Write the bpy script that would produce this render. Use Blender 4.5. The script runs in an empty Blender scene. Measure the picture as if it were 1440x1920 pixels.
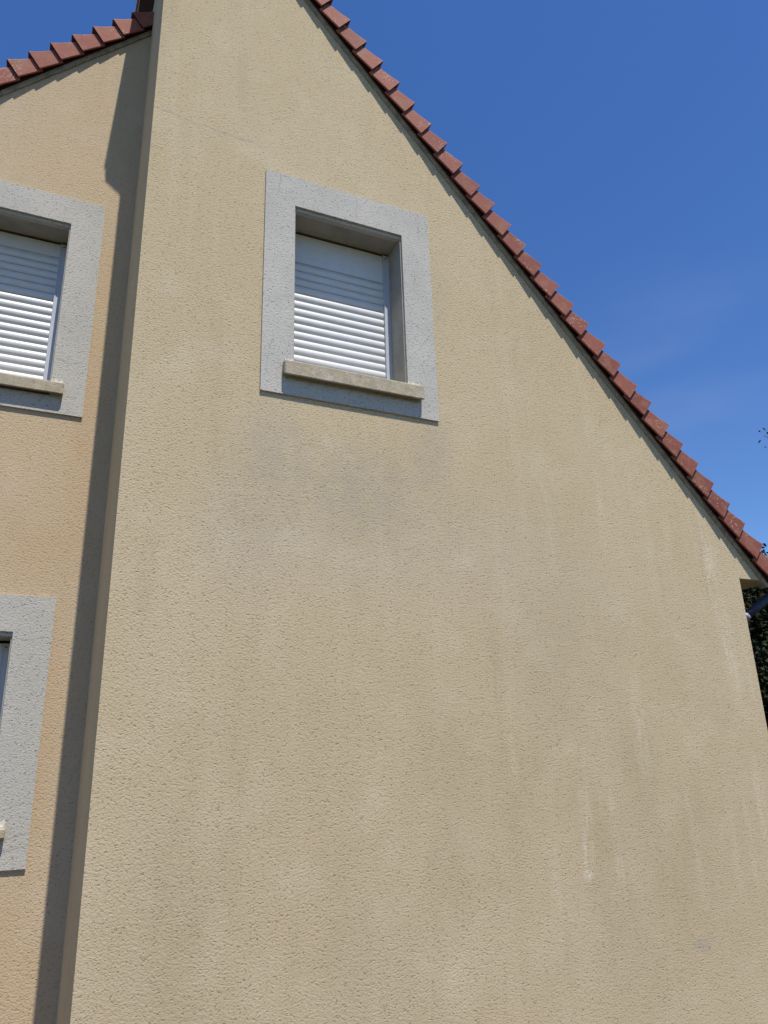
import bpy, bmesh, math, random
from mathutils import Vector, Matrix
from mathutils.geometry import tessellate_polygon

# ------------------------------------------------------------------ camera
sc = bpy.context.scene
COL = sc.collection
cd = bpy.data.cameras.new('camera')
cam = bpy.data.objects.new('camera', cd)
COL.objects.link(cam)
cd.sensor_fit = 'HORIZONTAL'
cd.sensor_width = 36.0
cd.lens = 36.0 * 1442 / 1440
cd.clip_start = 0.05
cd.clip_end = 2000
RX = Vector((0.9124307, -0.40821883, -0.02876798))
RY = Vector((0.11038229, 0.31319392, -0.94325252))
RZ = Vector((0.3940634, 0.85747709, 0.33082788))
m = Matrix.Identity(4)
for i in range(3):
    m[i][0] = RX[i]; m[i][1] = -RY[i]; m[i][2] = -RZ[i]
m.translation = Vector((0, -4.5, 1.6))
cam.matrix_world = m
sc.camera = cam

# ------------------------------------------------------------------ light
CIR = (0.67, 0.585, 0.455)
SUN = Vector((0.125, -1.0, 2.3)).normalized()
ELEV = math.asin(SUN.z)
w = bpy.data.worlds.new('World')
sc.world = w
w.use_nodes = True
wt = w.node_tree
sky = wt.nodes.new('ShaderNodeTexSky')
sky.sky_type = 'NISHITA'
sky.sun_disc = False
sky.sun_elevation = ELEV
sky.sun_rotation = math.pi - math.atan2(SUN.x, -SUN.y)
sky.air_density = 1.0
sky.dust_density = 0.15
sky.ozone_density = 3.0
sky.altitude = 50
bg = wt.nodes['Background']
bg.inputs['Strength'].default_value = 0.138
hs = wt.nodes.new('ShaderNodeHueSaturation')
hs.inputs['Saturation'].default_value = 1.25
hs.inputs['Hue'].default_value = 0.511
wt.links.new(sky.outputs['Color'], hs.inputs['Color'])
# a faint veil of high cirrus low on the right
tcw = wt.nodes.new('ShaderNodeTexCoord')
def wmath(op, a, b=0.0):
    n_ = wt.nodes.new('ShaderNodeMath'); n_.operation = op
    for i_, v_ in enumerate((a, b)):
        if isinstance(v_, (int, float)): n_.inputs[i_].default_value = v_
        else: wt.links.new(v_, n_.inputs[i_])
    return n_.outputs[0]
dv = wt.nodes.new('ShaderNodeVectorMath'); dv.operation = 'DISTANCE'
mp = wt.nodes.new('ShaderNodeMapping')
wt.links.new(tcw.outputs['Generated'], mp.inputs['Vector'])
mp.inputs['Rotation'].default_value = (0, math.radians(-33), 0)
mp.inputs['Scale'].default_value = (2.2, 2.2, 9)
nz = wt.nodes.new('ShaderNodeTexNoise'); nz.inputs['Scale'].default_value = 1.6; nz.inputs['Detail'].default_value = 4
wt.links.new(mp.outputs[0], nz.inputs['Vector'])
wt.links.new(tcw.outputs['Generated'], dv.inputs[0]); dv.inputs[1].default_value = CIR
near = wmath('MAXIMUM', wmath('SUBTRACT', 1.0, wmath('DIVIDE', dv.outputs['Value'], .16)), 0.0)
fac = wmath('MULTIPLY', wmath('MULTIPLY', near, .10), wmath('MAXIMUM', wmath('MULTIPLY', wmath('SUBTRACT', nz.outputs['Fac'], .35), 3.0), 0.0))
mxw = wt.nodes.new('ShaderNodeMix'); mxw.data_type = 'RGBA'
wt.links.new(fac, mxw.inputs[0]); wt.links.new(hs.outputs['Color'], mxw.inputs[6]); mxw.inputs[7].default_value = (4.6, 5.0, 5.6, 1)
wt.links.new(mxw.outputs[2], bg.inputs['Color'])

sl = bpy.data.lights.new('sun', 'SUN')
sl.energy = 5.0
sl.angle = math.radians(0.5)
sl.color = (1.0, 0.94, 0.86)
so = bpy.data.objects.new('sun', sl)
COL.objects.link(so)
so.rotation_euler = SUN.to_track_quat('Z', 'Y').to_euler()
so.location = (2, -8, 20)

vs = sc.view_settings
vs.view_transform = 'Standard'
vs.look = 'None'
vs.exposure = 0.17
vs.gamma = 1.0
vs.use_curve_mapping = False

# ------------------------------------------------------------------ helpers
def tag(o, label=None, cat=None, group=None, kind=None):
    if label: o['label'] = label
    if cat: o['category'] = cat
    if group: o['group'] = group
    if kind: o['kind'] = kind
    return o

def empty(name, loc=(0, 0, 0)):
    o = bpy.data.objects.new(name, None)
    COL.objects.link(o)
    o.location = loc
    return o

def link(name, bm, mats, parent=None, smooth=False, recalc=True):
    if recalc:
        bmesh.ops.recalc_face_normals(bm, faces=bm.faces)
    me = bpy.data.meshes.new(name)
    bm.to_mesh(me)
    bm.free()
    if not isinstance(mats, (list, tuple)): mats = [mats]
    for mm in mats: me.materials.append(mm)
    if smooth:
        for p in me.polygons: p.use_smooth = True
    o = bpy.data.objects.new(name, me)
    COL.objects.link(o)
    if parent: o.parent = parent
    return o

def box(bm, x0, x1, y0, y1, z0, z1, mi=0):
    v = [bm.verts.new((x, y, z)) for x in (x0, x1) for y in (y0, y1) for z in (z0, z1)]
    for f in ((0, 1, 3, 2), (4, 6, 7, 5), (0, 4, 5, 1), (2, 3, 7, 6), (0, 2, 6, 4), (1, 5, 7, 3)):
        bm.faces.new([v[i] for i in f]).material_index = mi

def slab(bm, outline, holes, y0, y1, back=True, mi=0):
    """Solid plate in the XZ plane between y0 (front) and y1, with holes."""
    loops = [outline] + holes
    flat = [p for l in loops for p in l]
    tris = tessellate_polygon([[Vector((x, z, 0)) for x, z in l] for l in loops])
    for y in ([y0, y1] if back else [y0]):
        vv = [bm.verts.new((x, y, z)) for x, z in flat]
        for t in tris:
            try: bm.faces.new([vv[i] for i in t]).material_index = mi
            except ValueError: pass
        if y == y0: vf = vv
        else: vb = vv
    if not back: vb = [bm.verts.new((x, y1, z)) for x, z in flat]
    k = 0
    for l in loops:
        n = len(l)
        for i in range(n):
            a, b = k + i, k + (i + 1) % n
            bm.faces.new((vf[a], vf[b], vb[b], vb[a])).material_index = mi
        k += n

def tube(bm, pts, r, seg=16, caps=True, mi=0):
    rings = []
    pts = [Vector(p) for p in pts]
    for i, p in enumerate(pts):
        t = (pts[min(i + 1, len(pts) - 1)] - pts[max(i - 1, 0)]).normalized()
        a = t.cross(Vector((0, 0, 1)))
        if a.length < 1e-3: a = t.cross(Vector((0, 1, 0)))
        a.normalize(); b = t.cross(a)
        rr = r[i] if isinstance(r, (list, tuple)) else r
        rings.append([bm.verts.new(p + rr * (math.cos(2 * math.pi * k / seg) * a + math.sin(2 * math.pi * k / seg) * b)) for k in range(seg)])
    for i in range(len(rings) - 1):
        for k in range(seg):
            f = bm.faces.new((rings[i][k], rings[i][(k + 1) % seg], rings[i + 1][(k + 1) % seg], rings[i + 1][k]))
            f.smooth = True; f.material_index = mi
    if caps:
        bm.faces.new(rings[0]).material_index = mi
        bm.faces.new(rings[-1]).material_index = mi

# ------------------------------------------------------------------ material kit
class NT:
    def __init__(s, name):
        s.m = bpy.data.materials.new(name)
        s.m.use_nodes = True
        s.t = s.m.node_tree
        s.b = s.t.nodes['Principled BSDF']
        s.tc = s.n('ShaderNodeTexCoord').outputs['Object']
    def n(s, typ, **kw):
        nd = s.t.nodes.new(typ)
        for k, v in kw.items(): setattr(nd, k, v)
        return nd
    def put(s, sock, v):
        if isinstance(v, (int, float)): sock.default_value = v
        elif isinstance(v, (tuple, list)):
            sock.default_value = tuple(v) + ((1,) if len(v) == 3 and len(sock.default_value) == 4 else ())
        else: s.t.links.new(v, sock)
    def map(s, scale=(1, 1, 1), loc=(0, 0, 0), src=None):
        nd = s.n('ShaderNodeMapping')
        s.put(nd.inputs['Vector'], src or s.tc)
        nd.inputs['Scale'].default_value = scale
        nd.inputs['Location'].default_value = loc
        return nd.outputs[0]
    def noise(s, scale, detail=2, rough=.5, vec=None, dist=0, color=False):
        nd = s.n('ShaderNodeTexNoise')
        s.put(nd.inputs['Vector'], vec or s.tc)
        nd.inputs['Scale'].default_value = scale
        nd.inputs['Detail'].default_value = detail
        nd.inputs['Roughness'].default_value = rough
        nd.inputs['Distortion'].default_value = dist
        return nd.outputs['Color' if color else 'Fac']
    def voro(s, scale, vec=None, feature='F1', out='Distance', rnd=1):
        nd = s.n('ShaderNodeTexVoronoi', feature=feature)
        s.put(nd.inputs['Vector'], vec or s.tc)
        nd.inputs['Scale'].default_value = scale
        nd.inputs['Randomness'].default_value = rnd
        return nd.outputs[out]
    def ramp(s, v, a, b, lo=0., hi=1., interp='SMOOTHSTEP'):
        nd = s.n('ShaderNodeMapRange', interpolation_type=interp)
        s.put(nd.inputs['Value'], v)
        for k, x in zip(('From Min', 'From Max', 'To Min', 'To Max'), (a, b, lo, hi)):
            nd.inputs[k].default_value = x
        return nd.outputs[0]
    def math(s, op, a, b=0., c=None):
        nd = s.n('ShaderNodeMath', operation=op)
        s.put(nd.inputs[0], a); s.put(nd.inputs[1], b)
        if c is not None: s.put(nd.inputs[2], c)
        return nd.outputs[0]
    def mix(s, f, a, b, mode='MIX'):
        nd = s.n('ShaderNodeMix', data_type='RGBA', blend_type=mode)
        s.put(nd.inputs[0], f); s.put(nd.inputs[6], a); s.put(nd.inputs[7], b)
        return nd.outputs[2]
    def sep(s):
        nd = s.n('ShaderNodeSeparateXYZ')
        s.put(nd.inputs[0], s.tc)
        return nd.outputs
    def bump(s, h, strength, dist, nrm=None):
        nd = s.n('ShaderNodeBump')
        s.put(nd.inputs['Height'], h)
        nd.inputs['Strength'].default_value = strength
        nd.inputs['Distance'].default_value = dist
        if nrm is not None: s.put(nd.inputs['Normal'], nrm)
        return nd.outputs[0]
    def done(s, col=None, rough=.9, nrm=None, spec=.3):
        if col is not None: s.put(s.b.inputs['Base Color'], col)
        s.put(s.b.inputs['Roughness'], rough)
        s.b.inputs['Specular IOR Level'].default_value = spec
        if nrm is not None: s.put(s.b.inputs['Normal'], nrm)
        return s.m
    def blob(s, X, Z, x, z, rx, rz, soft=.9):
        """soft elliptical patch round (x, z) on a wall"""
        a = s.math('DIVIDE', s.math('SUBTRACT', X, x), rx)
        b = s.math('DIVIDE', s.math('SUBTRACT', Z, z), rz)
        d = s.math('SQRT', s.math('ADD', s.math('MULTIPLY', a, a), s.math('MULTIPLY', b, b)))
        return s.ramp(d, 1.0, 1.0 - soft)

def grain(t, amp=1.0):
    """scraped render: ridges, pits and hollows about a centimetre across.
    Returns the surface normal (slopes measured on the wall itself) and the pit mask."""
    def field(off):
        def rot(sc3, r, o):
            a = t.n('ShaderNodeMapping'); t.put(a.inputs['Vector'], t.tc)
            a.inputs['Location'].default_value = off
            b = t.n('ShaderNodeMapping'); t.put(b.inputs['Vector'], a.outputs[0])
            b.inputs['Scale'].default_value = sc3
            c = t.n('ShaderNodeMapping'); t.put(c.inputs['Vector'], b.outputs[0])
            c.inputs['Rotation'].default_value = r; c.inputs['Location'].default_value = o
            return c.outputs[0]
        v = rot((1, 1, 1.25), (.7, .55, .35), (.37, .81, .13))
        v2 = rot((.9, 1, 1.3), (-.5, .8, 1.1), (3.1, 1.7, 2.3))
        big = t.noise(70, 3, .62, v)
        pits = t.ramp(t.noise(74, 2, .6, v2), .33, .42)        # 0 in pits
        return t.math('ADD', big, t.math('MULTIPLY', pits, .34)), pits
    e = .0015
    h0, pits = field((0, 0, 0))
    h1, _ = field((e, 0, 0))
    h2, _ = field((0, 0, e))
    k = amp * .0030 / e
    cx = t.n('ShaderNodeCombineXYZ')
    t.put(cx.inputs[0], t.math('MULTIPLY', t.math('SUBTRACT', h0, h1), k))
    t.put(cx.inputs[2], t.math('MULTIPLY', t.math('SUBTRACT', h0, h2), k))
    ad = t.n('ShaderNodeVectorMath', operation='ADD')
    t.put(ad.inputs[0], t.n('ShaderNodeNewGeometry').outputs['Normal']); t.put(ad.inputs[1], cx.outputs[0])
    nm = t.n('ShaderNodeVectorMath', operation='NORMALIZE')
    t.put(nm.inputs[0], ad.outputs[0])
    return nm.outputs[0], pits

def render_mat(name, base, warm, pale, dark, extra=None, amp=.0085):
    t = NT(name)
    nm, pits = grain(t, 1.3)
    X, Y, Z = t.sep()
    big = t.noise(.9, 4, .55)
    c = t.mix(t.ramp(big, .38, .66), base, warm)
    c = t.mix(t.ramp(t.noise(2.6, 3, .6, t.map((1, 1, 1), (7, 3, 1))), .5, .78, 0, .55), c, pale)
    # rain-washed vertical veils
    st = t.noise(1, 4, .6, t.map((5.5, 1, .42), (3, 0, 1)))
    c = t.mix(t.ramp(st, .52, .74, 0, .38), c, pale)
    st2 = t.noise(1, 4, .6, t.map((4, 1, .5), (13, 0, 5)))
    c = t.mix(t.ramp(st2, .55, .78, 0, .28), c, dark)
    if extra: c = extra(t, c, X, Z)
    # grains of aggregate, a few holes
    c = t.mix(t.ramp(t.noise(260, 1, .5), .3, .75, 0, .30), c, t.mix(.5, c, (.75, .68, .55)))
    c = t.mix(t.math('MULTIPLY', t.math('SUBTRACT', 1.0, pits), 0.72), c, dark)
    hole = t.math('MULTIPLY', t.ramp(t.voro(5.5), .03, .015), t.ramp(t.noise(3.1, 1), .45, .55))
    c = t.mix(hole, c, (.05, .04, .03))
    return t.done(c, .95, nm, .15)

def front_marks(t, c, X, Z):
    rag = t.ramp(t.noise(9, 4, .65), .3, .7, .35, 1)
    rag2 = t.math('MULTIPLY', t.ramp(t.noise(1, 5, .7, t.map((26, 1, 4.5))), .36, .66, .0, 1), t.ramp(t.noise(14, 4, .7), .3, .62, .35, 1))
    rag3 = t.ramp(t.noise(1.3, 4, .6, t.map((1, 1, .7), (4, 2, 9))), .36, .68, .15, 1)
    olive = (.33, .262, .145)
    for x, z, rx, rz, k in ((2.6, .9, 3.2, 2.2, .42), (4.2, 1.6, 1.6, 2.2, .30), (1.0, 1.2, .8, 1.8, .25)):
        c = t.mix(t.math('MULTIPLY', t.math('MULTIPLY', t.blob(X, Z, x, z, rx, rz), rag3), k), c, olive)
    light = (.62, .535, .38)
    grey = (.29, .265, .235)
    def add(c, mk, colr, k, r=rag):
        return t.mix(t.math('MULTIPLY', t.math('MULTIPLY', mk, r), k), c, colr)
    for x, z, rx, rz, k in ((5.01, 3.25, .09, .7, 1.0), (5.08, 2.5, .12, .6, .95), (5.12, 1.35, .08, .5, .9), (5.25, 2.2, .04, .6, .5), (4.05, 1.9, .10, .55, .7),
                            (3.49, 1.35, .08, .45, .6), (3.42, 3.45, .07, .5, .45), (3.95, 3.5, .06, .45, .5), (3.95, 4.35, .08, .5, .35),
                            (3.72, 1.15, .06, .6, .45), (4.42, 1.2, .08, .6, .35), (4.78, 1.0, .07, .5, .4), (2.35, 4.7, .06, .2, .0),
                            (4.95, 1.05, .05, .5, .5), (2.95, 1.8, .05, .5, .35), (3.2, .9, .07, .5, .35), (4.6, 3.4, .08, .5, .35)):
        if k: c = add(c, t.blob(X, Z, x, z, rx, rz), light, k, rag2)
    rag4 = t.ramp(t.noise(34, 3, .7), .42, .56)
    c = add(c, t.blob(X, Z, 3.455, .985, .055, .045, .9), (.72, .66, .52), .75, rag4)
    c = add(c, t.blob(X, Z, 3.45, 1.10, .045, .16), (.66, .58, .44), .6, rag2)
    for x, z, rx, rz, k in ((1.28, 3.72, .34, .5, .36), (2.47, 3.85, .26, .42, .36), (1.9, 3.5, .7, .5, .3), (4.35, .5, .16, .07, .45),
                            (.98, .12, .10, .07, .6), (2.0, 3.2, 1.4, .8, .24), (3.3, 2.9, 1.0, 1.2, .16), (2.6, 5.2, .12, .5, .15), (1.1, 3.1, .5, .8, .22)):
        c = add(c, t.blob(X, Z, x, z, rx, rz), grey, k)
    # joint-like creases of the scaffold lifts
    for x0, x1, z0, sl_, k in ((.36, 1.12, 6.215, -.07, .55), (1.55, 1.98, 7.16, .22, .4)):
        d = t.math('SUBTRACT', Z, t.math('ADD', t.math('MULTIPLY', t.math('SUBTRACT', X, x0), sl_), z0))
        d = t.math('ADD', d, t.ramp(t.noise(7, 2), 0, 1, -.035, .035))
        ln = t.ramp(t.math('ABSOLUTE', d), .016, .002)
        win = t.math('MULTIPLY', t.ramp(X, x0 - .05, x0 + .05), t.ramp(X, x1 + .1, x1 - .1))
        c = add(c, t.math('MULTIPLY', ln, win), grey, k)
    return c

def rear_marks(t, c, X, Z):
    rag = t.ramp(t.noise(6, 4, .65), .3, .7, .3, 1)
    for x, z, rx, rz, k in ((.16, 4.2, .16, 1.6, .7), (-.1, 3.2, .5, .5, .7), (.1, 1.9, .18, 1.2, .6), (-.2, .7, .6, .7, .7), (.2, 5.4, .1, .6, .5)):
        c = t.mix(t.math('MULTIPLY', t.math('MULTIPLY', t.blob(X, Z, x, z, rx, rz), rag), k), c, (.48, .33, .185))
    return c

M = {}
M['front'] = render_mat('front_render', (.484, .386, .232), (.510, .410, .258), (.565, .470, .318), (.29, .225, .14), front_marks)
M['rear'] = render_mat('rear_render', (.49, .380, .245), (.51, .386, .240), (.55, .44, .31), (.34, .265, .16), rear_marks)

def surround_mat():
    t = NT('grey_surround_render')
    nm, pits = grain(t, 1.15)
    X, Y, Z = t.sep()
    c = t.mix(t.ramp(t.noise(2.2, 3), .4, .65), (.435, .418, .366), (.485, .458, .402))
    c = t.mix(t.ramp(t.noise(5, 3, .6, t.map(loc=(4, 4, 4))), .55, .75, 0, .5), c, (.42, .40, .395))
    c = t.mix(t.ramp(t.noise(4, 3, .6, t.map(loc=(9, 4, 4))), .6, .8, 0, .35), c, (.34, .37, .32))
    c = t.mix(t.math('MULTIPLY', t.math('SUBTRACT', 1.0, pits), .85), c, (.19, .19, .185))
    c = t.mix(t.ramp(t.noise(300, 1), .4, .8, 0, .35), c, (.62, .62, .60))
    # hairline cracks at the corners
    cr = t.ramp(t.voro(1.9, t.map(loc=(.35, 0, .2)), 'DISTANCE_TO_EDGE'), .006, .001)
    cr = t.math('MULTIPLY', cr, t.ramp(t.noise(2.5, 2, .5, t.map(loc=(2, 0, 3))), .48, .6))
    for ax, p0, a0, a1, wob in ((Z, 5.775, 1.19, 1.40, .05), (X, 1.29, 5.80, 5.94, .012), (X, 1.90, 5.71, 5.94, .016), (X, 2.44, 5.74, 5.94, .012), (Z, 4.60, -.10, .09, .02), (Z, 2.545, -.13, .09, .02)):
        al = X if ax is Z else Z
        d = t.math('SUBTRACT', t.math('SUBTRACT', ax, p0), t.ramp(t.noise(11, 3), .2, .8, -wob, wob))
        ln = t.ramp(t.math('ABSOLUTE', d), .0055, .0015)
        wn = t.math('MULTIPLY', t.ramp(al, a0, a0 + .01), t.ramp(al, a1, a1 - .01))
        c = t.mix(t.math('MULTIPLY', t.math('MULTIPLY', ln, wn), .35), c, (.14, .135, .13))
    c = t.mix(t.math('MULTIPLY', cr, .4), c, (.2, .2, .2))
    return t.done(c, .92, nm, .2)
M['surround'] = surround_mat()

def simple(name, col, rough=.6, spec=.4, var=.06, scale=8, bump=0, bscale=60):
    t = NT(name)
    c2 = tuple(max(0, x * (1 - 3 * var)) for x in col)
    c = t.mix(t.ramp(t.noise(scale, 4, .6), .35, .75), col, c2)
    nm = t.bump(t.noise(bscale, 3, .6), .6, bump) if bump else None
    return t.done(c, rough, nm, spec)

M['soffit'] = simple('smooth_reveal_paint', (.36, .345, .295), .85, .2, .08, 5, .002, 90)
M['pvc'] = simple('white_shutter_plastic', (.63, .63, .62), .35, .45, .02, 14)
M['rail'] = simple('white_rail_aluminium', (.50, .52, .57), .35, .45, .03, 10)
M['gap'] = simple('dark_gap', (.02, .02, .02), .9, .1)
M['band'] = simple('mortar_band', (.40, .335, .235), .95, .1, .15, 12, .006, 70)
M['tile_shade'] = simple('painted_verge_shade', (.05, .018, .012), .9, .1, .1, 20)  # shade of the tile undersides put into a maroon colour
M['pipe_shade'] = simple('shaded_grey_pipe', (.035, .042, .065), .55, .3, .06, 9)  # the grey pipe again, with the eave's shade put into its colour
M['dark_eave'] = simple('dark_brown_eave', (.045, .03, .022), .8, .2, .1, 20)
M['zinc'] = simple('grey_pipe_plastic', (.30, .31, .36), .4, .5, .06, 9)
M['screw'] = simple('dark_screw', (.05, .05, .05), .5, .4)

def sill_mat():
    t = NT('weathered_sill_stone')
    c = t.mix(t.ramp(t.noise(14, 5, .65), .35, .68), (.45, .385, .285), (.35, .305, .215))
    c = t.mix(t.ramp(t.noise(30, 4, .6, t.map(loc=(3, 1, 2))), .55, .72, 0, .8), c, (.27, .26, .17))
    c = t.mix(t.ramp(t.noise(9, 3, .6, t.map(loc=(8, 1, 2))), .58, .7, 0, .6), c, (.55, .50, .46))
    c = t.mix(t.ramp(t.noise(90, 2), .62, .72, 0, .7), c, (.12, .11, .08))
    return t.done(c, .9, t.bump(t.noise(60, 4, .65), .8, .004), .2)
M['sill'] = sill_mat()
M['putty'] = simple('pale_joint_mortar', (.50, .48, .42), .9, .2, .12, 40, .006, 60)

def tile_mat():
    t = NT('terracotta_tile')
    inf = t.n('ShaderNodeAttribute', attribute_name='tone').outputs['Fac']
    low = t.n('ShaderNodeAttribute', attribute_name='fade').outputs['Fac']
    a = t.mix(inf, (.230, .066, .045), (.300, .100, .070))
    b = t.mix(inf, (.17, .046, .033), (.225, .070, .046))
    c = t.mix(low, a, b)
    c = t.mix(t.ramp(t.noise(11, 4, .6), .45, .75, 0, .45), c, (.32, .145, .11))
    c = t.mix(t.ramp(t.noise(7, 4, .65, t.map(loc=(5, 2, 8))), .5, .75, 0, .65), c, (.26, .16, .10))
    c = t.mix(t.ramp(t.noise(16, 3, .6, t.map(loc=(1, 9, 3))), .6, .8, 0, .5), c, (.14, .06, .045))
    lich = t.math('MULTIPLY', t.ramp(t.voro(55), .30, .16), t.ramp(t.noise(5, 3), .52, .62))
    c = t.mix(t.math('MULTIPLY', lich, .75), c, (.62, .52, .42))
    edge = t.n('ShaderNodeAttribute', attribute_name='edge').outputs['Fac']
    e = t.math('MULTIPLY', edge, t.ramp(t.noise(22, 3), .35, .6))
    c = t.mix(t.math('MULTIPLY', e, .75), c, (.20, .165, .10))
    nm = t.bump(t.noise(45, 4, .6), .5, .004)
    return t.done(c, .8, nm, .3)
M['tile'] = tile_mat()
M['tile_end'] = simple('shaded_tile_end', (.07, .035, .028), .95, .1, .15, 30)  # shade on the tile ends painted in as a darker clay

# ------------------------------------------------------------------ ground
t = NT('lawn')
c = t.mix(t.ramp(t.noise(3, 4), .4, .7), (.04, .06, .018), (.075, .075, .03))
M['lawn'] = t.done(c, .95, t.bump(t.noise(30, 4), 1, .05), .1)
t = NT('gravel')
c = t.mix(t.ramp(t.voro(60, out='Color'), .2, .8), (.085, .065, .045), (.125, .095, .065))
M['gravel'] = t.done(c, .95, t.bump(t.voro(60), .8, .02), .1)
bm = bmesh.new()
box(bm, -600, 600, -600, 600, -1, -.5)
tag(link('ground', bm, M['lawn']), kind='structure')
bm = bmesh.new()
vv = [bm.verts.new(p) for p in ((-9, -9, -.494), (10, -9, -.494), (10, 1.2, -.494), (-9, 1.2, -.494))]
bm.faces.new(vv)
tag(link('gravel_path', bm, M['gravel']), kind='structure')

# ------------------------------------------------------------------ the house
TH = math.radians(49.0)                      # pitch of the front gable's long slope
UX, UZ = math.cos(TH), -math.sin(TH)         # down the slope
NX, NZ = math.sin(TH), math.cos(TH)          # out of the slope
def rp(s, n): return (UX * s + NX * n, UZ * s + NZ * n)
TL = math.radians(47.51)                     # rear gable, rising to the right
def lp(s, n): return (math.cos(TL) * s - math.sin(TL) * n, math.sin(TL) * s + math.cos(TL) * n)

house = empty('house', (0, 0, 0))
tag(house, 'cream rendered gabled house with red tile verges, grey window surrounds and white roller shutters', 'house')

X0, X1 = .347, 5.335
DEEP = 9.0
def on_n(x, n): return (n - NX * x) / NZ
RIDGE = (.545, on_n(.545, 6.385))
front_out = [(X0, -.7), (X1, -.7), (X1, 3.128), (5.70, 3.128), (5.70, on_n(5.70, 6.385)), RIDGE, (.222, 8.68), (.222, 8.612), (X0, 8.515)]
W_MAIN = dict(x0=1.405, x1=2.290, z0=4.25, z1=5.685)
W_UP = dict(x0=-.992, x1=-.107, z0=4.30, z1=5.818)
W_LOW = dict(x0=-1.025, x1=-.140, z0=1.33, z1=2.588)
hole = lambda w_: [(w_['x0'], w_['z0']), (w_['x1'], w_['z0']), (w_['x1'], w_['z1']), (w_['x0'], w_['z1'])]
bm = bmesh.new()
slab(bm, front_out, [hole(W_MAIN)], 0, .34)
slab(bm, front_out, [], .3405, DEEP)
front_wall = link('wall', bm, M['front'], house)
front_wall['label'] = 'beige gable wall of the projecting wing'

lz = lambda x: lp(0, 5.30)[1] + (x - lp(0, 5.30)[0]) * math.tan(TL)
rear_out = [(-5.4, -.7), (.36, -.7), (.36, lz(.36)), (-5.4, lz(-5.4))]
bm = bmesh.new()
slab(bm, rear_out, [hole(W_UP), hole(W_LOW)], 1.0, 1.34)
slab(bm, rear_out, [], 1.3405, DEEP)
rear_wall = link('wall', bm, M['rear'], house)
rear_wall['label'] = 'orange-tinged gable wall set back on the left'

# ---- roof: stepped tile courses on a deck, verge tiles hang over the gable edge
random.seed(4)
def course_sheet(bm, P, s0, s1, y0, y1, gauge, off, down):
    """courses of plain tiles as overlapping slabs; P maps (s, n) to (x, z)"""
    n = int((s1 - s0) / gauge)
    for i in range(n + 1):
        a = s0 + i * gauge
        up, lo = (a, a + gauge + .03) if down else (a + gauge, a - .03)
        q = [P(up, off), P(lo, off + .025), P(lo, off + .043), P(up, off + .018)]
        k = 0
        y = y0
        wv = .19
        first = (i % 2) * .095
        ys = [y0]
        yy = y0 + wv - first
        while yy < y1: ys.append(yy); yy += wv
        ys.append(y1)
        for j in range(len(ys) - 1):
            ya, yb = ys[j] + .0015, ys[j + 1] - .0015
            dz = random.uniform(0, .004)
            vs_ = [bm.verts.new((x, yq, z + dz)) for yq in (ya, yb) for x, z in q]
            for f in ((0, 1, 2, 3), (4, 7, 6, 5), (0, 4, 5, 1), (1, 5, 6, 2), (2, 6, 7, 3)):
                bm.faces.new([vs_[v] for v in f])

bm = bmesh.new()
# deck, long right slope
def deck(bm, P, s0, s1, n0, n1, y0, y1):
    q = [P(s0, n0), P(s1, n0), P(s1, n1), P(s0, n1)]
    v = [bm.verts.new((x, y, z)) for y in (y0, y1) for x, z in q]
    for f in ((0, 1, 2, 3), (4, 7, 6, 5), (0, 4, 5, 1), (1, 5, 6, 2), (2, 6, 7, 3), (3, 7, 4, 0)):
        bm.faces.new([v[i] for i in f])
s_top = UX * RIDGE[0] + UZ * RIDGE[1]
s_bot = UX * 5.765 + UZ * on_n(5.765, 6.43)
deck(bm, rp, s_top, s_bot, 6.387, 6.415, -.03, DEEP + .1)
course_sheet(bm, rp, s_bot - .03 - .222 * 34, s_bot - .25, .125, DEEP + .1, .222, 6.42, True)
# short left slope of the same wing
TS = math.atan2(RIDGE[1] - 8.68, RIDGE[0] - .222)
def sp(s, n): return (.222 + math.cos(TS) * s - math.sin(TS) * n, 8.68 + math.sin(TS) * s + math.cos(TS) * n)
ls = math.hypot(RIDGE[1] - 8.68, RIDGE[0] - .222)
deck(bm, sp, .03, ls, .002, .03, -.02, DEEP + .1)
course_sheet(bm, sp, .10, ls - .1, -.02, DEEP + .1, .222, .032, False)
# ridge capping
tube(bm, [(RIDGE[0] + .01, -.05, RIDGE[1] + .03), (RIDGE[0] + .01, DEEP + .1, RIDGE[1] + .03)], .085, 14)
# rear left slope
s_end = (-5.7 + math.sin(TL) * 5.3) / math.cos(TL)
s_hi = (X0 + math.sin(TL) * 5.33) / math.cos(TL)
deck(bm, lp, s_end, s_hi, 5.302, 5.33, .97, DEEP + .1)
course_sheet(bm, lp, s_end, s_hi - .25, 1.125, DEEP + .1, .222, 5.335, False)
roof = link('roof', bm, M['tile'], house)
roof['label'] = 'red clay tile roof'

def set_attr(me, name, vals):
    a = me.attributes.new(name, 'FLOAT', 'POINT')
    for i, v in enumerate(vals): a.data[i].value = v

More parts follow.
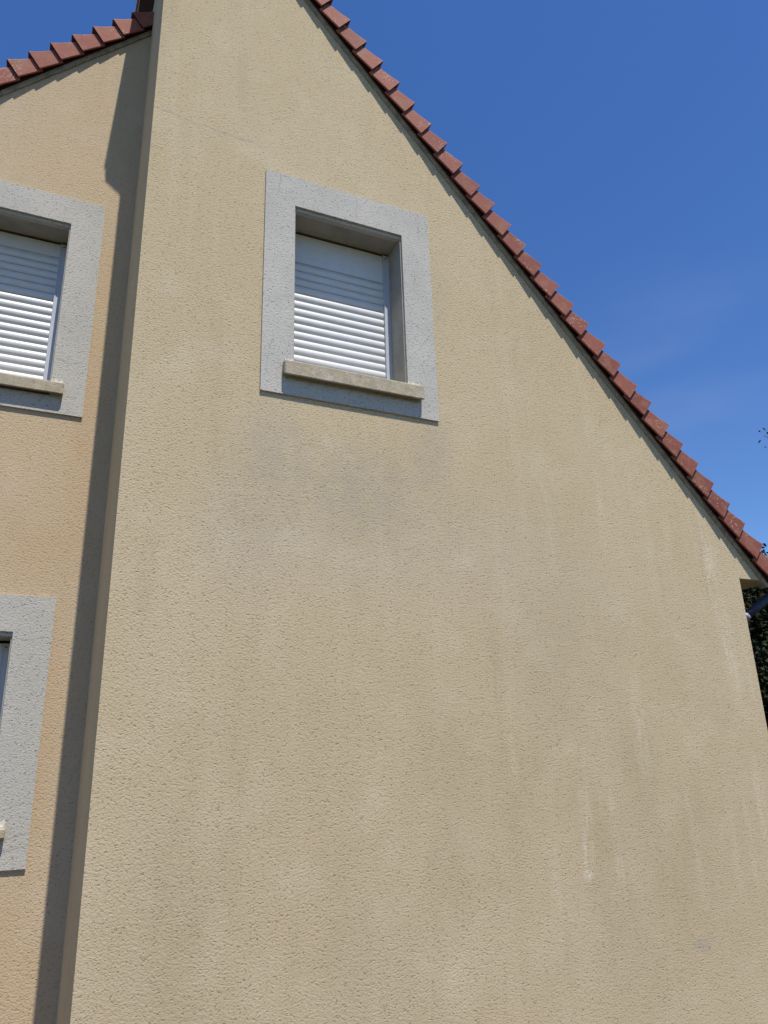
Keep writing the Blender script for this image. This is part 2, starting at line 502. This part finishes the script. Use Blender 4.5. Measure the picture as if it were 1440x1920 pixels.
def verge(parent, P, stations, y_face, nb, nt, sgn, lab, fade):
    """L-shaped verge tiles. stations: s of each low end, ordered downhill. sgn=+1 if s grows downhill."""
    bm = bmesh.new()
    tone, fd, ed = [], [], []
    for i, s_low in enumerate(stations):
        L = .239 + random.uniform(-.004, .004)
        s_up = s_low - sgn * L
        tn = random.random(); fv = fade(i / max(1, len(stations) - 1))
        th = .015
        jn = random.uniform(-.006, .006); jy = random.uniform(-.004, .004)
        nseg = 5
        rings = []
        for k in range(nseg + 1):
            f = k / nseg
            s = s_up + (s_low - s_up) * f
            s += 0
            y = y_face + .027 * (1 - f) + jy * f
            bot = nb - .010 + .010 * f + jn * f
            belly = .006 * (f ** 3) - .004 * math.sin(math.pi * f)
            top = nt - .052 + .052 * f + jn * f + belly
            wob = random.uniform(-.0012, .0012)
            # section through the L: outer skirt bottom, outer top (softened), back of plate, under plate, inner skirt top, inner bottom
            sec = [(y + .002, bot, 0), (y, bot + .004, 0), (y, top - .012, .1), (y + .003, top - .004, .8), (y + .013, top + wob, 1),
                   (y + .205, top + .002, .6), (y + .205, top - th, 0), (y + th, top - th, 0), (y + th, bot, 0)]
            row = []
            for (yy, n_, e_) in sec:
                x, z = P(s - sgn * .036 * (n_ - nb) / (nt - nb), n_)
                row.append(bm.verts.new((x, yy, z)))
                tone.append(tn); fd.append(fv); ed.append(e_ * (.35 + .65 * f))
            rings.append(row)
        m_ = len(rings[0])
        for k in range(nseg):
            for j in range(m_):
                f_ = bm.faces.new((rings[k][j], rings[k][(j + 1) % m_], rings[k + 1][(j + 1) % m_], rings[k + 1][j]))
        # end faces as two quads-strips of the L
        for row in (rings[0], rings[-1]):
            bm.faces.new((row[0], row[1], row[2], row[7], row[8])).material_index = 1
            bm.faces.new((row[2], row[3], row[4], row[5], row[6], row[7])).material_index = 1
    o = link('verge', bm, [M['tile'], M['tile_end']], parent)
    set_attr(o.data, 'tone', tone); set_attr(o.data, 'fade', fd); set_attr(o.data, 'edge', ed)
    o['label'] = lab
    return o

ST = [-4.813, -4.577, -4.35, -4.132, -3.903, -3.687, -3.459, -3.246, -3.025, -2.787, -2.59, -2.362, -2.152, -1.932, -1.704, -1.498, -1.288,
      -1.064, -.847, -.617, -.428, -.184, .017, .231, .449, .67, .885, 1.121]
top = []
s = ST[0] - .226
while s > s_top + .12: top.insert(0, s); s -= .224
ST = top + ST
s = ST[-1] + .222
while s < s_bot + .02: ST.append(s); s += .222
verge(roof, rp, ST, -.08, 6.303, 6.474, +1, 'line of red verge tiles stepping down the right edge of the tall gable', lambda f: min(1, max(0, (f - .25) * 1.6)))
SL = []
s = 4.773
while s > s_end: s -= .2215; SL.append(s)
SL = SL[::-1] + [4.773, 4.982, 5.203, 5.428, 5.656, 5.881, 6.10]
SL = [s for s in SL if s + .0 < s_hi]
verge(roof, lp, SL[::-1], .92, 5.234, 5.402, -1, 'row of red verge tiles along the low gable on the left', lambda f: .1)

# mortar bands under the verge tiles
bm = bmesh.new()
deck(bm, rp, s_top + .1, UX * 5.66 + UZ * on_n(5.66, 6.30), 6.262, 6.302, -.014, .05)
deck(bm, lp, s_end + .4, s_hi - .02, 5.185, 5.225, .986, 1.05)
band = link('mortar_band', bm, M['band'], house)
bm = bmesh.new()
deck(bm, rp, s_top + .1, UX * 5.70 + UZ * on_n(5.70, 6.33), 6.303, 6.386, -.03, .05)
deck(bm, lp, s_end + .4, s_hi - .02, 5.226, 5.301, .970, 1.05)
link('verge_shade', bm, M['tile_shade'], house)  # dark strip added to paint the shade inside the verge tiles
bm = bmesh.new()
q = [(X0 - .0005, 8.511), (.224, 8.608), (.226, 8.60), (X0 - .0005, 8.503)]
v = [bm.verts.new((x, y, z)) for y in (.01, DEEP) for x, z in q]
for f in ((0, 1, 2, 3), (4, 7, 6, 5), (0, 4, 5, 1), (1, 5, 6, 2), (2, 6, 7, 3), (3, 7, 4, 0)):
    bm.faces.new([v[i] for i in f])
link('eave_plate', bm, M['dark_eave'], house)  # thin dark brown plate below the left soffit

# ---- windows
def window(name_lab, W, Y, S, panel_z, sill, inner_side):
    """W opening, S outer surround rect (x0,x1,z0,z1), Y wall plane"""
    bm = bmesh.new()
    T = .016
    lip = .045
    D = .23
    x0, x1, z0, z1 = W['x0'], W['x1'], W['z0'], W['z1']
    o_ = [(S[0], S[2]), (S[1], S[2]), (S[1], S[3]), (S[0], S[3])]
    # grey render band stands 16 mm proud of the wall and turns 45 mm into the opening at the head
    slab(bm, o_, [[(x0 + .003, z0 + .003), (x1 - .003, z0 + .003), (x1 - .003, z1 - .003), (x0 + .003, z1 - .003)]], Y - T, Y + .004)
    box(bm, x0 + .0035, x1 - .0035, Y + .0045, Y + lip, z1 - .03, z1 - .0032)
    win = link('window', bm, M['surround'], house)
    win['label'] = name_lab
    # linings of the reveal
    bm = bmesh.new()
    box(bm, x0 + .001, x1 - .001, Y + lip + .001, Y + D, z1 - .024, z1 - .001)
    box(bm, x0 + .001, x0 + .012, Y + .005, Y + D, z0 + .05, z1 - .025)
    box(bm, x1 - .012, x1 - .001, Y + .005, Y + D, z0 + .05, z1 - .025)
    link('reveal', bm, M['soffit'], win)
    # roller shutter
    xa, xb = x0 + .012, x1 - .012
    rail_w = .052
    bm = bmesh.new()
    zt = z1 - .024
    box(bm, xa, xb, Y + D + .004, Y + D + .055, panel_z, zt - .018)          # box front
    box(bm, xa, xb, Y + D + .012, Y + D + .05, panel_z - .008, panel_z - .0005)
    link('shutter_box', bm, M['pvc'], win)
    bm = bmesh.new()
    box(bm, xa, xb, Y + D + .055, Y + D + .10, z0, z1 - .002)
    link('shutter_backing', bm, M['gap'], win)
    bm = bmesh.new()
    pitch = .0667
    z = panel_z - .008
    ns = 7
    yb = Y + D + .012
    while z > z0 + .04:
        rows = []
        for k in range(ns + 1):
            f = k / ns
            zz = z - .002 - f * (pitch - .002)
            bul = .0115 * math.sin(math.pi * min(1, f * 1.0)) ** .8
            rows.append([bm.verts.new((xx, yb - bul, zz)) for xx in (xa + rail_w - .012, xb - rail_w + .012)])
        for k in range(ns):
            f_ = bm.faces.new((rows[k][0], rows[k][1], rows[k + 1][1], rows[k + 1][0])); f_.smooth = True
        # recessed hinge strip
        r0 = [bm.verts.new((xx, yb + .003, z - .002)) for xx in (xa + rail_w - .012, xb - rail_w + .012)]
        r1 = [bm.verts.new((xx, yb + .003, z)) for xx in (xa + rail_w - .012, xb - rail_w + .012)]
        bm.faces.new((r1[0], r1[1], r0[1], r0[0]))
        bm.faces.new((r0[0], r0[1], rows[0][1], rows[0][0]))
        z -= pitch
    link('shutter_curtain', bm, M['pvc'], win, recalc=False)
    for sd in (0, 1):
        bm = bmesh.new()
        a = xa if sd == 0 else xb - rail_w
        box(bm, a, a + rail_w, Y + D - .012, Y + D + .05, z0, zt - .0185)
        e = a + (rail_w - .010 if sd == 0 else 0)
        box(bm, e, e + .010, Y + D - .016, Y + D - .0125, z0, zt - .02)
        rl = link('guide_rail', bm, M['rail'], win)
    bm = bmesh.new()
    bm.free()
    for xx in (xa + rail_w / 2, xb - rail_w / 2):
        bm = bmesh.new()
        tube(bm, [(xx, Y + D - .018, zt - .045), (xx, Y + D - .011, zt - .045)], .0055, 10)
        link('screw', bm, M['screw'], win)
    # stone sill: sloping top, rounded front, drip groove below
    sx0, sx1, sz0, sz1, pr = sill
    prof = [(Y - pr, sz0 + .006), (Y - pr, sz1 - .008), (Y - pr + .004, sz1 - .002), (Y - pr + .012, sz1 + .002), (Y + D - .0095, sz1 + .045), (Y + D - .0095, sz0 + .02),
            (Y - T - .0005, sz0 + .02), (Y - .040, sz0 + .018), (Y - .044, sz0 + .026), (Y - .052, sz0 + .026), (Y - .056, sz0 + .006), (Y - pr + .006, sz0)]
    bm = bmesh.new()
    wide = [p for p in prof]
    r = .010
    for xa_, xb_, shrink in ((sx0, sx1, 0),):
        rings = []
        cy = sum(p[0] for p in prof) / len(prof)
        for xx, g in ((xa_, .010), (xa_ + .004, .004), (xa_ + .012, 0), (xb_ - .012, 0), (xb_ - .004, .004), (xb_, .010)):
            rings.append([bm.verts.new((xx, yy + (g if yy < Y - .05 else 0), zz + (g * .6 if zz < (sz0 + sz1) / 2 else -g * .6))) for yy, zz in prof])
        nn = len(prof)
        for i in range(len(rings) - 1):
            for k in range(nn):
                bm.faces.new((rings[i][k], rings[i][(k + 1) % nn], rings[i + 1][(k + 1) % nn], rings[i + 1][k]))
        for rg in (rings[0], rings[-1]):
            bm.faces.new(rg)
    bmesh.ops.triangulate(bm, faces=[f for f in bm.faces if len(f.verts) > 4])
    link('window_sill', bm, M['sill'], win)
    # mortar fillets where the sill dies into the surround
    for a, b in ((sx0 + .012, x0 + .004), (x1 - .004, sx1 - .004)):
        bm = bmesh.new()
        n_ = 12
        rr = []
        for k in range(n_ + 1):
            xx = a + (b - a) * k / n_
            h = .020 + .016 * math.sin(k * 1.9) * math.sin(k * .7)
            zz0 = sz1 + .002
            rr.append([bm.verts.new(p) for p in ((xx, Y - T - .002, zz0 + .004), (xx, Y - T - .032, zz0 + .004), (xx, Y - T - .012, zz0 + h * .75), (xx, Y - T - .002, zz0 + h + .018))])
        for k in range(n_):
            for j in range(4):
                bm.faces.new((rr[k][j], rr[k][(j + 1) % 4], rr[k + 1][(j + 1) % 4], rr[k + 1][j]))
        bm.faces.new(rr[0]); bm.faces.new(rr[-1])
        link('mortar_joint', bm, M['putty'], win)
    return win

window('shuttered window alone in the tall gable', W_MAIN, 0, (1.180, 2.531, 4.094, 5.945), 5.385, (1.331, 2.393, 4.219, 4.330, .074), 1)
window('upper shuttered window cut by the left picture edge', W_UP, 1.0, (-1.222, .126, 4.168, 6.054), 5.655, (-1.07, -.021, 4.302, 4.394, .07), 1)
window('lower shuttered window whose corner shows at far left', W_LOW, 1.0, (-1.255, .092, 1.169, 2.825), 2.20, (-1.09, -.044, 1.345, 1.402, .07), 1)

# ---- gutter and swan-neck downpipe at the right eave
bm = bmesh.new()
gx, gz, gr = 5.79, 3.205, .055
ys = [-.02, DEEP]
ring = []
for yq in ys:
    ring.append([[bm.verts.new((gx + rr * math.cos(a), yq, gz + rr * math.sin(a))) for rr in (gr, gr - .004)] for a in [math.pi + math.pi * k / 14 for k in range(15)]])
for k in range(14):
    for j in (0, 1):
        bm.faces.new((ring[0][k][j], ring[0][k + 1][j], ring[1][k + 1][j], ring[1][k][j]))
for g in (0, 14):
    bm.faces.new((ring[0][g][0], ring[0][g][1], ring[1][g][1], ring[1][g][0]))
cap = [bm.verts.new((gx + gr * math.cos(math.pi + math.pi * k / 14), -.022, gz + gr * math.sin(math.pi + math.pi * k / 14))) for k in range(15)]
bm.faces.new(cap)
link('gutter', bm, M['zinc'], house)
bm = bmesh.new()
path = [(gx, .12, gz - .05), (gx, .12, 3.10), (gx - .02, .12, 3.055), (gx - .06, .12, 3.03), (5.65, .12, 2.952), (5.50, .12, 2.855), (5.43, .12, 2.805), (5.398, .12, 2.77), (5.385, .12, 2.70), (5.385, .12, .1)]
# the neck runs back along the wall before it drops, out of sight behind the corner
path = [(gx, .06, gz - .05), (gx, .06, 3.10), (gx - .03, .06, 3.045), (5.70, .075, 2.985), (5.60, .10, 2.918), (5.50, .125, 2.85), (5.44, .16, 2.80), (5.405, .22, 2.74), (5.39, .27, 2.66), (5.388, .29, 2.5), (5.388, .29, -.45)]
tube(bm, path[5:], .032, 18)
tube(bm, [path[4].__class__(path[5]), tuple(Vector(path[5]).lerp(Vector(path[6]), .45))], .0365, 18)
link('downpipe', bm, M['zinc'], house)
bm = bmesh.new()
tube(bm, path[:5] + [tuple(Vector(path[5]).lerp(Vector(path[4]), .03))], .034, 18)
neck = link('downpipe', bm, M['pipe_shade'], house)
neck['label'] = 'slanting swan neck of the downpipe, eave shade painted dark'

# ------------------------------------------------------------------ trees
def leaf_mat(name, a, b, c3):
    t = NT(name)
    at = t.n('ShaderNodeAttribute', attribute_name='tone').outputs['Fac']
    c = t.mix(at, a, b)
    c = t.mix(t.ramp(t.noise(3, 2), .5, .7, 0, .5), c, c3)
    t.b.inputs['Transmission Weight'].default_value = 0
    return t.done(c, .7, None, .12)
M['leaf_a'] = leaf_mat('broad_leaf', (.030, .060, .018), (.065, .105, .03), (.05, .08, .02))
M['leaf_b'] = leaf_mat('evergreen_leaf', (.006, .012, .005), (.022, .034, .012), (.018, .020, .010))
t = NT('bark')
M['bark'] = t.done(t.mix(t.ramp(t.noise(9, 4, .6, t.map((3, 3, .6))), .35, .7), (.10, .075, .055), (.20, .16, .12)), .95,
                   t.bump(t.noise(14, 4, .6, t.map((3, 3, .5))), 1, .03), .1)

def tree(name, loc, height, crown, lobes, nleaf, leaf, mat, lab, cat, seed):
    rnd = random.Random(seed)
    root = empty(name, loc)
    tag(root, lab, cat)
    bm = bmesh.new()
    base_r = .035 * height
    n = 9
    pts = [(math.sin(k * .9 + seed) * .06 * k / n * height * .3, math.cos(k * 1.1 + seed) * .05 * k / n * height * .3, height * .86 * k / n - .1) for k in range(n + 1)]
    tube(bm, pts, [base_r * (1.25 if k == 0 else 1) * (1 - .85 * k / n) for k in range(n + 1)], 12)
    ends = []
    for L in lobes:
        c = Vector(L[:3])
        k = min(n - 1, max(2, int((c.z - .25 * abs(c.x) - .6) / (height * .86) * n)))
        p0 = Vector(pts[k])
        mid = p0.lerp(c, .5) + Vector((0, 0, .25))
        tube(bm, [p0, mid, c], [base_r * .38 * (1 - k / n * .5), base_r * .22, base_r * .06], 8)
        for q in range(5):
            d = Vector((rnd.gauss(0, 1), rnd.gauss(0, 1), rnd.gauss(0, .8))).normalized() * L[3] * .85
            tube(bm, [mid.lerp(c, .5 + .1 * q), c + d * .5 + Vector((0, 0, .05)), c + d], [base_r * .09, base_r * .05, base_r * .015], 6)
    tbm = bm
    bm = bmesh.new()
    tone = []
    tot = sum(L[3] ** 2 for L in lobes)
    for L in lobes:
        c = Vector(L[:3]); R_ = L[3]
        cl = max(12, int(nleaf * R_ * R_ / tot / 26))
        for _ in range(cl):
            d = Vector((rnd.gauss(0, 1), rnd.gauss(0, 1), rnd.gauss(0, 1))).normalized()
            r_ = R_ * (rnd.random() ** .45)
            cc = c + d * r_ * Vector((1, 1, .85)).length / 1.65
            ct = rnd.random()
            tw = Vector((rnd.gauss(0, 1), rnd.gauss(0, 1), rnd.gauss(-.4, .7))).normalized()
            st_ = c + (cc - c) * .45
            tube(tbm, [st_, st_.lerp(cc, .6) + Vector((0, 0, .04)), cc + tw * .26], [.007, .005, .003], 3, False)
            for _k in range(26):
                p = cc + tw * rnd.uniform(-.28, .28) * 1.0 + Vector((rnd.gauss(0, 1), rnd.gauss(0, 1), rnd.gauss(0, 1))) * .085
                a = Vector((rnd.gauss(0, 1), rnd.gauss(0, 1), rnd.gauss(-.3, .8))).normalized()
                b = a.cross(Vector((rnd.gauss(0, 1), rnd.gauss(0, 1), rnd.gauss(0, 1)))).normalized()
                l = leaf * rnd.uniform(.65, 1.3); wd = l * rnd.uniform(.24, .34)
                nn = a.cross(b)
                v = [bm.verts.new(q) for q in (p, p + a * l * .45 + b * wd + nn * .1 * l, p + a * l, p + a * l * .45 - b * wd + nn * .1 * l)]
                bm.faces.new(v)
                tv = min(1, max(0, ct * .6 + rnd.random() * .5))
                tone += [tv] * 4
    link('trunk', tbm, M['bark'], root)
    o = link('crown', bm, mat, root, recalc=False)
    set_attr(o.data, 'tone', tone)
    return root

def lobeset(seed, cx, cz, rx, rz, n, r):
    rnd = random.Random(seed)
    out = []
    for i in range(n):
        a = i * 2.399; h = (i + .5) / n
        out.append((math.cos(a) * rx * math.sin(math.pi * (.12 + .8 * h)) + cx * 0, math.sin(a) * rx * math.sin(math.pi * (.12 + .8 * h)), cz - rz + 2 * rz * h, r * rnd.uniform(.8, 1.2)))
    return out
TREES = True
if TREES:
    tree('broadleaf_tree', (14.1, 2.4, -.5), 10.2, None, lobeset(1, 0, 7.6, 2.0, 2.4, 24, .95), 42000, .085, M['leaf_a'],
         'green leafy tree whose twig tips show against the sky at the right edge', 'tree', 3)
    tree('evergreen_tree', (11.25, 4.4, -.5), 4.6, None, lobeset(2, 0, 2.62, 1.75, 1.95, 36, 1.0), 150000, .09, M['leaf_b'],
         'dark evergreen tree in the gap right of the wall, behind the grey downpipe', 'tree', 5)
